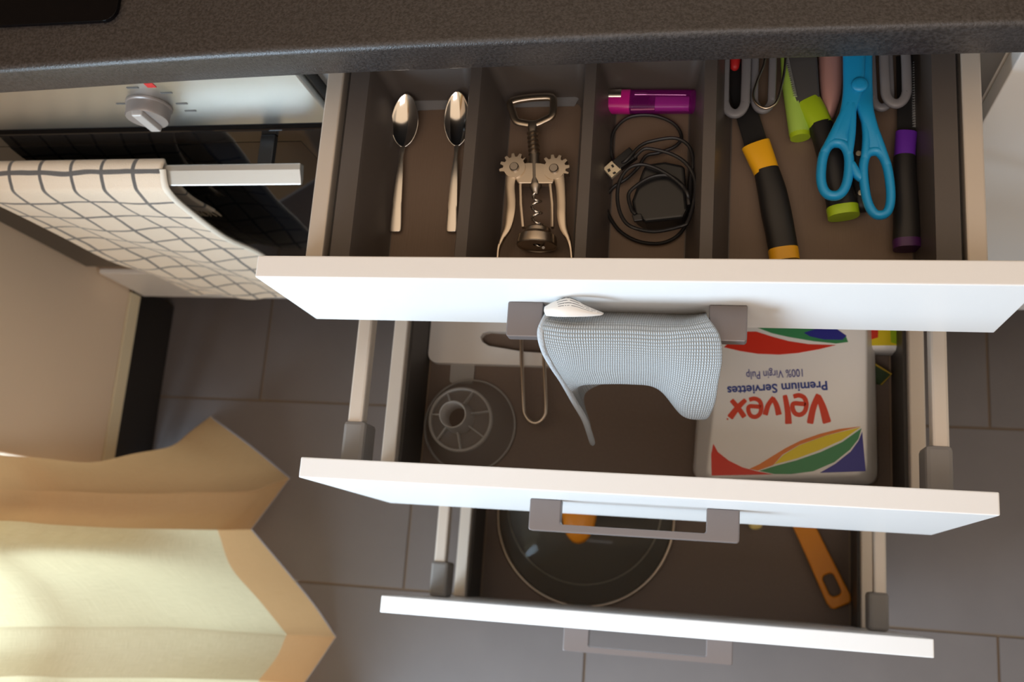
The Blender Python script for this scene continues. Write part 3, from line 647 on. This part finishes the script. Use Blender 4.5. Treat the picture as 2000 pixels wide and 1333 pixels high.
# ------------------------------------------------------------------ grey cloth over the top drawer's handle
cl = thing('microfibre_cloth', 'grey-blue microfibre cloth draped over the top drawer handle', 'cloth', (.30, -.255, .66))
rows = [
    [(1072, 606, .800), (1120, 606, .80), (1180, 607, .80), (1240, 608, .80), (1300, 611, .80), (1345, 613, .80), (1380, 612, .80)],
    [(1066, 622, .850), (1110, 628, .850), (1170, 630, .850), (1230, 631, .850), (1290, 634, .850), (1340, 634, .853), (1384, 622, .857)],
    [(1056, 648, .850), (1105, 655, .8525), (1170, 656, .8525), (1230, 657, .8525), (1290, 660, .8525), (1350, 656, .856), (1406, 655, .856)],
    [(1062, 682, .835), (1112, 690, .835), (1170, 690, .835), (1230, 692, .835), (1290, 696, .835), (1350, 700, .838), (1411, 700, .838)],
    [(1080, 715, .800), (1118, 720, .805), (1170, 722, .805), (1230, 722, .805), (1290, 726, .805), (1345, 745, .802), (1404, 745, .805)],
    [(1099, 744, .765), (1126, 744, .775), (1175, 747, .775), (1230, 747, .775), (1288, 752, .775), (1335, 790, .765), (1396, 790, .765)],
    [(1122, 785, .725), (1123, 765, .735), (1145, 748, .745), (1232, 746, .745), (1288, 760, .740), (1335, 812, .730), (1380, 818, .735)],
    [(1142, 820, .690), (1138, 796, .692), (1138, 752, .700), (1238, 735, .700), (1288, 752, .695), (1330, 792, .690), (1362, 805, .695)],
    [(1156, 862, .655), (1152, 832, .655), (1144, 765, .660), (1245, 732, .660), (1288, 740, .655), (1322, 770, .655), (1345, 785, .660)]]
G = [[at(*p_) for p_ in r_] for r_ in rows]
sheet('fabric', G, M['microfibre'], cl, res=(8, 8), thick=.0022, uvs=(78, 84), sub=1)
edge = [at(u, v, z) for u, v, z in [r_[0] for r_ in rows[1:]]]
sweep('edge_seam', [(p_.x, p_.y, p_.z, .0030, .0030) for p_ in [Vector(q_) for q_ in catmull([tuple(e_) for e_ in edge], 5)]], pbr('grey_cloth_seam', (.40, .42, .44), .95, bump=(700, .8)), cl, n=8, up=(1, 0, 0), roundcap=2.5)
lb = sheet('care_label', [[at(1064, 600, .856), at(1084, 589, .858), at(1112, 582, .861), at(1146, 598, .860), at(1179, 612, .856)],
                          [at(1063, 608, .859), at(1088, 603, .866), at(1118, 602, .868), at(1150, 610, .864), at(1178, 614, .857)],
                          [at(1067, 617, .855), at(1094, 619, .864), at(1124, 619, .864), at(1152, 618, .860), at(1174, 616, .855)]], M['label'], cl, res=(4, 5), thick=.0006, uvs=(1, 6), label='white printed care label')

# ------------------------------------------------------------------ drawer two: board, funnel, wire handle, napkins
Z2 = .510
xa = at(836, 690, .522).x; ya = at(930, 711, .522).y
so = [at(u, v, .522) for u, v in ((942, 668), (938, 658), (944, 650), (956, 647), (1010, 650), (1062, 653), (1068, 672), (1062, 690), (1020, 687), (985, 681), (955, 676))]
plate('cutting_board', rrect(xa, .345, ya, .06, .012), Z2 + .0005, Z2 + .012, M['board'], None, holes=[so], bevel=.002, label='white plastic cutting board with a handle slot', cat='cutting board')
fb = at(917, 832, Z2 + .002)
fn = thing('funnel', 'frosted clear plastic funnel standing upside down', 'funnel', (fb.x, fb.y, Z2))
fz = Z2 + .0004; R1 = .0535
def fpt(z): return Vector((fb.x, fb.y, z))
V, F = lathe((fb.x, fb.y, fz), [(R1 - .0005, .0035), (.0365, .041)], 48); cone = mesh('cone', V, F, M['funnel'], fn, smooth=True)
V, F = lathe((fb.x, fb.y, fz), [(R1 - .001, 0), (R1 + .0012, 0), (R1 + .0012, .0036), (R1 - .001, .0036), (R1 - .001, 0)], 56); mesh('rim', V, F, M['funnel_rib'], fn, smooth=True)
V, F = lathe((fb.x, fb.y, fz), [(.0365, .040), (.0365, .047), (.0345, .0475), (.0335, .047), (.0335, .041)], 48); mesh('shoulder_ring', V, F, M['funnel_rib'], fn, smooth=True)
V, F = lathe((fb.x, fb.y, fz), [(.0345, .042), (.0175, .050)], 48); mesh('shoulder', V, F, M['funnel'], fn, smooth=True)
V, F = lathe((fb.x, fb.y, fz), [(.0175, .048), (.0152, .078), (.0150, .0800), (.0136, .0800), (.0115, .05)], 40); mesh('spout', V, F, M['funnel_rib'], fn, smooth=True)
for i in range(7):
    th = 2 * math.pi * (i + .35) / 7; c_, s_ = math.cos(th), math.sin(th); nrm = Vector((-s_, c_, 0)) * .0008
    P = [Vector((fb.x + c_ * rr, fb.y + s_ * rr, fz + zz_)) for rr, zz_ in ((.0166, .050), (.0340, .0425), (.0340, .0465), (.0163, .060))]
    V = [p_ + nrm for p_ in P] + [p_ - nrm for p_ in P]; mesh('rib', V, [(0, 1, 2, 3), (7, 6, 5, 4), (0, 4, 5, 1), (1, 5, 6, 2), (2, 6, 7, 3), (3, 7, 4, 0)], M['funnel_rib'], fn)
tp_ = at(903, 728, Z2 + .002)
plate('tab', rrect(tp_.x - .0145, tp_.x + .0145, fb.y + R1 - .004, tp_.y + .012, .004), fz, fz + .003, M['funnel_rib'], fn, bevel=.0006)
sweep('wire_loop_utensil', px([(u, v, Z2 + .022, 7.5, .0036) for u, v in ((1014, 540), (1018, 670), (1021, 760), (1023, 800), (1027, 813), (1035, 823), (1045, 826.5), (1055, 823), (1063, 813), (1066, 800), (1065, 760), (1061, 670), (1055, 540))]), M['wire'], None, n=10, res=6, label='steel wire loop handle lying across the cutting board', cat='utensil')

# napkin pack
nz0, nz1 = Z2 + .0005, .566
npk = thing('napkin_pack', 'plastic wrapped pack of white paper serviettes with red and blue print', 'napkins', tuple(at(1540, 800, nz0)))
def quad_ring(C4, r_, z, n=6):
    C4 = [Vector(c_[:2]) for c_ in C4]; out = []
    for i in range(4):
        p_, a_, b_ = C4[i], C4[i - 1], C4[(i + 1) % 4]; d1 = (a_ - p_).normalized(); d2 = (b_ - p_).normalized()
        P0 = p_ + d1 * r_; P1 = p_ + d2 * r_
        for j in range(n + 1):
            t = j / n; q = P0 * (1 - t) ** 2 + p_ * 2 * t * (1 - t) + P1 * t * t; out.append(Vector((q.x, q.y, z)))
    return out
topc = [at(1378, 934, nz1), at(1694, 926, nz1), at(1690, 640, nz1), at(1410, 640, nz1)]
topc[2] += Vector((.002, .030, 0)); topc[3] += Vector((.002, .030, 0))
botc = [at(1352, 938, nz0), at(1716, 950, nz0), at(1700, 660, nz0), at(1372, 660, nz0)]
botc[2] += Vector((.002, .045, 0)); botc[3] += Vector((.002, .045, 0))
midc = [(a_ * .5 + b_ * .5) for a_, b_ in zip(topc, botc)]
cen = sum((Vector(c_) for c_ in midc), Vector()) / 4
grow = lambda C_, s_: [cen + (Vector(c_) - cen) * s_ for c_ in C_]
rg = [quad_ring(grow(botc, .96), .012, nz0), quad_ring(botc, .014, nz0 + .004), quad_ring(grow(midc, 1.045), .016, (nz0 + nz1) / 2), quad_ring(grow(topc, 1.02), .014, nz1 - .008), quad_ring(topc, .012, nz1 - .002), quad_ring(grow(topc, .97), .010, nz1)]
V, F = ring_loft(rg); pb = mesh('wrapper', V, F, M['pack'], npk, smooth=True); autosmooth(pb, 60)
def art(nm, P, mt_, lift=0.):
    P = [at(1300 + .3 * a_, 600 + .3 * b_, nz1 + .0004) for a_, b_ in P]; plate(nm, P, nz1 + .0001, nz1 + .0004 + lift, mt_, npk)
art('red_print', [(310, 890), (340, 945), (410, 1000), (500, 1045), (600, 1072), (700, 1090), (300, 1098), (297, 960)], M['p_red'])
art('orange_print', [(1272, 778), (1130, 795), (1000, 828), (880, 870), (780, 920), (690, 975), (610, 1025), (545, 1055), (600, 1066), (700, 1030), (760, 962), (870, 898), (1050, 834)], M['p_orange'])
art('yellow_print', [(1270, 783), (1050, 836), (870, 901), (765, 965), (706, 1026), (850, 988), (1000, 933), (1150, 866)], M['p_yellow'])
art('green_print', [(1276, 790), (1255, 860), (1200, 930), (1100, 1010), (960, 1070), (820, 1088), (710, 1088), (610, 1068), (712, 1036), (850, 1000), (1010, 945), (1150, 880)], M['p_green'])
art('blue_print', [(1280, 812), (1303, 1070), (1005, 1080), (1105, 1022), (1205, 942), (1256, 872)], M['p_blue'])
art('red_print', [(380, 262), (440, 205), (500, 160), (590, 160), (690, 192), (800, 222), (930, 242), (1110, 248), (1000, 275), (860, 300), (740, 310), (600, 305), (480, 286)], M['p_red'])
art('green_print', [(560, 120), (1000, 130), (1170, 180), (1188, 228), (1110, 238), (960, 222), (800, 195), (690, 170)], M['p_green'])
art('blue_print', [(900, 168), (1000, 135), (1110, 140), (1178, 188), (1150, 214), (1030, 212), (940, 192)], M['p_blue'], .0002)
def lettering(txt, u0, v0, u1, v1, hpx, mt_, bold, shear=0., nm='lettering'):
    z = nz1 + .0004; A, B_ = at(u0, v0, z), at(u1, v1, z); d = B_ - A
    cu = bpy.data.curves.new(nm, 'FONT'); cu.body = txt; cu.offset = bold; cu.shear = shear; cu.resolution_u = 4; cu.extrude = .006
    to_ = bpy.data.objects.new(nm, cu); COL.objects.link(to_)
    bpy.context.view_layer.update(); me = bpy.data.meshes.new_from_object(to_.evaluated_get(bpy.context.evaluated_depsgraph_get())); bpy.data.objects.remove(to_)
    xs = [v.co.x for v in me.vertices]; x0, x1 = min(xs), max(xs); capm = .73
    sx = d.length / (x1 - x0); sy = hpx * mpp(u0, v0, z) / capm; an = math.atan2(d.y, d.x); ca, sa = math.cos(an), math.sin(an)
    V = []; 
    for v in me.vertices:
        x = (v.co.x - x0) * sx; y = v.co.y * sy; V.append(A + Vector((x * ca - y * sa, x * sa + y * ca, v.co.z * .03)))
    F = [tuple(p_.vertices) for p_ in me.polygons]; bpy.data.meshes.remove(me)
    return mesh(nm, V, F, mt_, npk)
def brush(strokes, mt_):               # one printed letter: tapered ribbons joined in one flat mesh
    parts = []
    for si, (P, w0, w1) in enumerate(strokes):
        C_ = catmull([(a_, b_) for a_, b_ in P], 8); n = len(C_); z = nz1 + .0004 + .00003 * si; V = []; 
        for i_ in range(n):
            a_ = Vector(C_[max(0, i_ - 1)]); b_ = Vector(C_[min(n - 1, i_ + 1)]); t_ = (b_ - a_).normalized(); nn = Vector((-t_.y, t_.x)); wd = (w0 + (w1 - w0) * i_ / (n - 1)) / 2
            if i_ in (0, n - 1): wd *= .8
            for sg in (1, -1): q_ = Vector(C_[i_]) + nn * wd * sg; V.append(at(1300 + .3 * q_.x, 600 + .3 * q_.y, z))
        parts.append((V, [(2 * i_, 2 * i_ + 1, 2 * i_ + 3, 2 * i_ + 2) for i_ in range(n - 1)]))
    mesh('letter', *merge(*parts), mt_, npk)
ee = [(915, 634), (875, 630), (834, 630), (826, 655), (842, 692), (876, 702), (906, 680), (917, 634), (903, 592), (868, 576), (832, 584)]
brush([([(1052, 756), (1022, 650), (992, 578)], 58, 34), ([(998, 570), (962, 655), (940, 760)], 38, 44)], M['p_logo'])
brush([(ee, 30, 30)], M['p_logo'])
brush([([(800, 762), (795, 680), (776, 574)], 46, 30)], M['p_logo'])
brush([([(738, 704), (722, 640), (696, 592)], 40, 28), ([(704, 588), (668, 640), (648, 704)], 28, 36)], M['p_logo'])
brush([([(a_ * .94 - 238, b_ * .94 + 56) for a_, b_ in ee], 28, 28)], M['p_logo'])
brush([([(522, 604), (470, 655), (418, 722)], 28, 44), ([(428, 606), (470, 655), (514, 718)], 30, 34)], M['p_logo'])
brush([([(398, 728), (408, 732)], 10, 10)], M['p_logo'])
lettering('Premium Serviettes', 1615, 745, 1420, 756, 19, M['p_navy'], .022)
lettering('100% Virgin Pulp', 1567, 721, 1457, 727, 17, M['p_blue'], 0)
# second packet and sachet
sp = thing('snack_packet', 'yellow and green packet behind the napkin pack', 'packet', tuple(at(1728, 668, Z2)))
x0_ = at(1696, 668, .548).x; x1_ = at(1764, 662, .548).x; y0_ = at(1730, 686, .535).y
V, F = ring_loft([[Vector((x, y, z)) for x, y in rrect(x0_ - e, x1_ + e, y0_ - e, .02, .006)] for z, e in ((Z2 + .0005, -.003), (Z2 + .004, 0), (.540, .0005), (.546, -.002))]); mesh('wrapper', V, F, M['pack'], sp, smooth=True)
yb_ = at(1730, 676, .5465).y
plate('yellow_print', [(x0_ + .001, yb_), (x1_ - .002, yb_ + .001), (x1_ - .002, .012), (x0_ + .001, .012)], .5461, .5464, M['p_yellow'], sp)
plate('green_print', [(x1_ - .012, yb_ + .004), (x1_ - .002, yb_ + .001), (x1_ - .002, .012), (x1_ - .018, .012)], .5464, .5467, M['lime'], sp)
plate('red_print', [(x0_ + .001, yb_ + .006), (x0_ + .010, yb_ + .009), (x0_ + .018, .012), (x0_ + .001, .012)], .5464, .5467, M['p_red'], sp)
sa_ = thing('sachet', 'small dark green sachet with gold edges beside the napkin pack', 'sachet', tuple(at(1715, 730, Z2)))
sq = [at(1688, 699, Z2 + .022), at(1741, 731, Z2 + .014), at(1721, 752, Z2 + .006), at(1680, 742, Z2 + .006)]
V = [p_ for p_ in sq] + [p_ - Vector((0, 0, .003)) for p_ in sq]; mesh('pouch', V, [(0, 1, 2, 3), (7, 6, 5, 4), (0, 4, 5, 1), (1, 5, 6, 2), (2, 6, 7, 3), (3, 7, 4, 0)], M['sachet'], sa_, bevel=.0008)
sweep('gold_edge', [(p_.x, p_.y, p_.z, .0011, .0011) for p_ in sq[:3]], M['sachet_edge'], sa_, n=6)

# ------------------------------------------------------------------ drawer three: lid, orange turner
Z3 = .150
lc = at(1142, 1007, Z3 + .006); LR = (at(1316, 1010, Z3 + .006) - at(968, 1003, Z3 + .006)).length / 2
ld = thing('pan_lid', 'round glass pan lid with steel rim and orange knob', 'lid', (lc.x, lc.y, Z3))
V, F = lathe((lc.x, lc.y, Z3 + .0005), [(LR - .0030, .0), (LR, .001), (LR, .0075), (LR - .0012, .0090), (LR - .0034, .0085), (LR - .0040, .001)], 72); mesh('steel_rim', V + [], F, M['wire'], ld, smooth=True)
V, F = lathe((lc.x, lc.y, Z3 + .0005), [(LR - .0035, .007), (LR * .86, .016), (LR * .60, .029), (LR * .3, .0375), (.012, .0405), (.0005, .041)], 64); mesh('glass', V, F, M['lidglass'], ld, smooth=True)
V, F = lathe((lc.x - .002, lc.y + .014, Z3 + .0005), [(LR * .855, .003), (LR * .87, .003), (LR * .87, .0055), (LR * .855, .0055), (LR * .855, .003)], 64); mesh('inner_ring', V, F, M['wire'], ld, smooth=True)
V, F = lathe((lc.x, lc.y, Z3 + .042), [(.010, 0), (.011, .008), (.020, .014), (.0245, .022), (.022, .030), (.010, .034), (.001, .0345)], 36, 'z', True, True); V = [Vector((v.x, lc.y + (v.y - lc.y) * 1.8, v.z)) for v in V]; mesh('knob', V, F, M['orange'], ld, smooth=True)
zt = Z3 + .014
an_ = [(1556, 1000, 42), (1575, 1040, 43), (1600, 1093, 46), (1630, 1150, 50), (1645, 1182, 47)]
c0, c1 = at(1562, 1010, zt), at(1644, 1183, zt); d = (c1 - c0).normalized(); s_ = Vector((d.y, -d.x, 0)); km = mpp(1600, 1100, zt)
left, right = [], []
for t, wd in ((-.9, 38), (0, 42), (.4, 44), (.75, 48), (.93, 50), (.985, 44), (1.01, 34)):
    p_ = c0.lerp(c1, t); left.append(p_ + s_ * wd * km / 2); right.append(p_ - s_ * wd * km / 2)
hc = c0.lerp(c1, .775); hole = []
for x, y in rrect(-.0083, .0083, -.0152, .0152, .0062, 4): hole.append(hc + s_ * x + d * y)
tn = thing('turner', 'orange plastic handled turner with a hanging slot', 'utensil', (hc.x, hc.y, Z3))
plate('handle', left + right[::-1], zt - .0065, zt, M['orange'], tn, holes=[hole], bevel=.0022)
pe = c0.lerp(c1, -.9); plate('head', [pe + s_ * .03, pe + s_ * .035 - d * .09, pe - s_ * .035 - d * .09, pe - s_ * .03], zt - .006, zt - .003, M['black_rubber'], tn)
V, F = sweepvf(px([(1468, 960, Z3 + .012, 34, .012), (1474, 1010, Z3 + .012, 34, .012), (1476, 1028, Z3 + .012, 26, .010)]), 14, 2.4, roundcap=1)
mesh('spoon_handle', V, F, M['cream'], None, smooth=True, label='pale yellow handle end between the lid and the orange turner', cat='utensil')

# ------------------------------------------------------------------ checked towel over the oven handle
tw = thing('tea_towel', 'cream terry towel with dark check lines hanging on the oven handle', 'towel', (-.33, -.075, .29))
def trow(y, uvL, uvR, n=7, wav=0.):
    A, B_ = aty(*uvL, y), aty(*uvR, y); out = []
    for j in range(n):
        p_ = A.lerp(B_, j / (n - 1)); out.append(p_ + Vector((0, wav * math.sin(j * 1.9 + y * 40), .3 * wav * math.sin(j * 2.3))))
    return out
def wrow(y, zL, zR, xL, xR, n=7, wav=0.): return [Vector((xL + (xR - xL) * j / (n - 1), y + wav * math.sin(j * 1.7 + zL * 21), zL + (zR - zL) * j / (n - 1))) for j in range(n)]
xT = aty(287, 328, -.07).x
G = [wrow(-.033, .568, .568, -.43, -.236, wav=.002), wrow(-.034, .62, .62, -.43, -.240, wav=.002), wrow(-.038, .69, .69, -.43, -.225, wav=.002), wrow(-.045, .735, .735, -.43, xT - .01), wrow(-.0495, .754, .754, -.43, xT), wrow(-.060, .7570, .7570, -.43, xT), wrow(-.072, .7500, .7500, -.43, xT), wrow(-.0780, .740, .740, -.43, xT)]
G += [wrow(-.079, .70, .70, -.425, xT - .004, wav=.002), wrow(-.075, .60, .60, -.425, xT - .008, wav=.004), wrow(-.068, .49, .49, -.425, xT - .014, wav=.005), wrow(-.064, .39, .385, -.42, xT - .022, wav=.005), wrow(-.062, .315, .300, -.41, xT - .028, wav=.004), wrow(-.062, .298, .283, -.405, xT - .030, wav=.003)]
sheet('fabric', G, M['towel'], tw, res=(6, 6), thick=.005, uvs=(6.4, 15.0), sub=1)
ed = [G[i][-1] for i in range(5, 14)]
sweep('side_hem', [(p_[0], p_[1], p_[2], .0032, .0040) for p_ in catmull([tuple(e_) for e_ in ed], 5)], pbr('cream_hem', (.76, .70, .60), .95), tw, n=8, up=(1, 0, 0))
ft = []
xs_, zs_ = -.236, .568
for i in range(8):
    x = xs_ - .004 * i; ft.append(sweepvf([(x, -.034, zs_ + .002, .0008, .0008), (x + .002 * math.sin(i * 2.), -.034, zs_ - .006, .0008, .0008), (x + .003 * math.sin(i * 1.3), -.0345, zs_ - .014, .0006, .0006)], 5, up=(0, 1, 0)))
mesh('fringe', *merge(*ft), pbr('straw_fringe', (.62, .50, .36), .95), tw, kind='stuff')

# ------------------------------------------------------------------ curtain in front of the window
ct = thing('curtain', 'cream linen curtain with a wide hem hanging at the window', 'curtain', (-.5, -.5, .05))
HZm = .001
hem = [at(u, v, HZm) for u, v in ((410, 815), (488, 872), (565, 935), (528, 985), (490, 1035), (560, 1118), (612, 1182), (655, 1245), (625, 1290), (592, 1338), (640, 1410), (700, 1500), (640, 1580))]
def up(P, z, pull, sq_): 
    out = []
    for p_ in P: out.append(Vector((p_.x, p_.y, z)))
    return out
# rows: hem line, top of hem, then higher rows given by where each fold meets the left border of the photo
r0 = hem
r1 = [at(u, v, .105) for u, v in ((335, 872), (420, 905), (488, 960), (468, 1002), (425, 1036), (452, 1110), (505, 1172), (560, 1240), (540, 1285), (505, 1330), (540, 1400), (600, 1480), (560, 1560))]
r2 = [at(u, v, .300) for u, v in ((175, 904), (220, 925), (262, 965), (255, 1005), (225, 1032), (175, 1082), (262, 1145), (330, 1225), (320, 1275), (290, 1325), (310, 1400), (360, 1480), (330, 1560))]
r3 = [at(u, v, .480) for u, v in ((-40, 884), (-30, 915), (-20, 955), (-20, 990), (-40, 1018), (-115, 1075), (-45, 1145), (0, 1225), (0, 1275), (-30, 1325), (-20, 1400), (10, 1480), (-10, 1560))]
r4 = [Vector((-.56 + .035 * math.sin(i * 1.6), -.345 - .03 * i, .9)) for i in range(13)]
r5 = [Vector((-.58 + .03 * math.sin(i * 1.6), -.36 - .026 * i, 2.12)) for i in range(13)]
for r_, q_ in ((r0, (-.60, -.350, .001)), (r1, (-.60, -.352, .105)), (r2, (-.62, -.356, .30)), (r3, (-.65, -.370, .48)), (r4, (-.66, -.37, .9)), (r5, (-.66, -.36, 2.12))): r_.insert(0, Vector(q_))
def sharpen(row):                      # keep the fold corners crisp
    out = []
    for i_, p_ in enumerate(row):
        if i_ in (1, 3, 5, 8, 10): out += [p_.lerp(row[i_ - 1], .14), p_, p_.lerp(row[i_ + 1], .14)]
        else: out.append(p_)
    return out
r0, r1, r2, r3 = [sharpen(r_) for r_ in (r0, r1, r2, r3)]; r4, r5 = sharpen(r4), sharpen(r5)
def mid(a_, b_, t): return [x.lerp(y, t) for x, y in zip(a_, b_)]
top_ = [r1, mid(r1, r2, .5), r2, mid(r2, r3, .5), r3, r4, mid(r4, r5, .5), r5]
cut = lambda R_, a_, b_: [r_[a_:b_] for r_ in R_]
lo_ = [r0, mid(r0, r1, .5), r1]
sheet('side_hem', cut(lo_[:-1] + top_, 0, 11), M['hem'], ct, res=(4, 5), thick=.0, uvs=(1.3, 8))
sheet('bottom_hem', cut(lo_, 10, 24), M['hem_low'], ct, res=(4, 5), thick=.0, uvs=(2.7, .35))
sheet('sheer_panel', cut(top_, 10, 24), M['linen'], ct, res=(4, 5), thick=.0, uvs=(2.7, 8))
sweep('rod', [(-.58, -.30, 2.14, .010, .010), (-.58, -2.2, 2.14, .010, .010)], M['alu'], None, n=14, label='metal curtain rod above the window', cat='curtain rod')
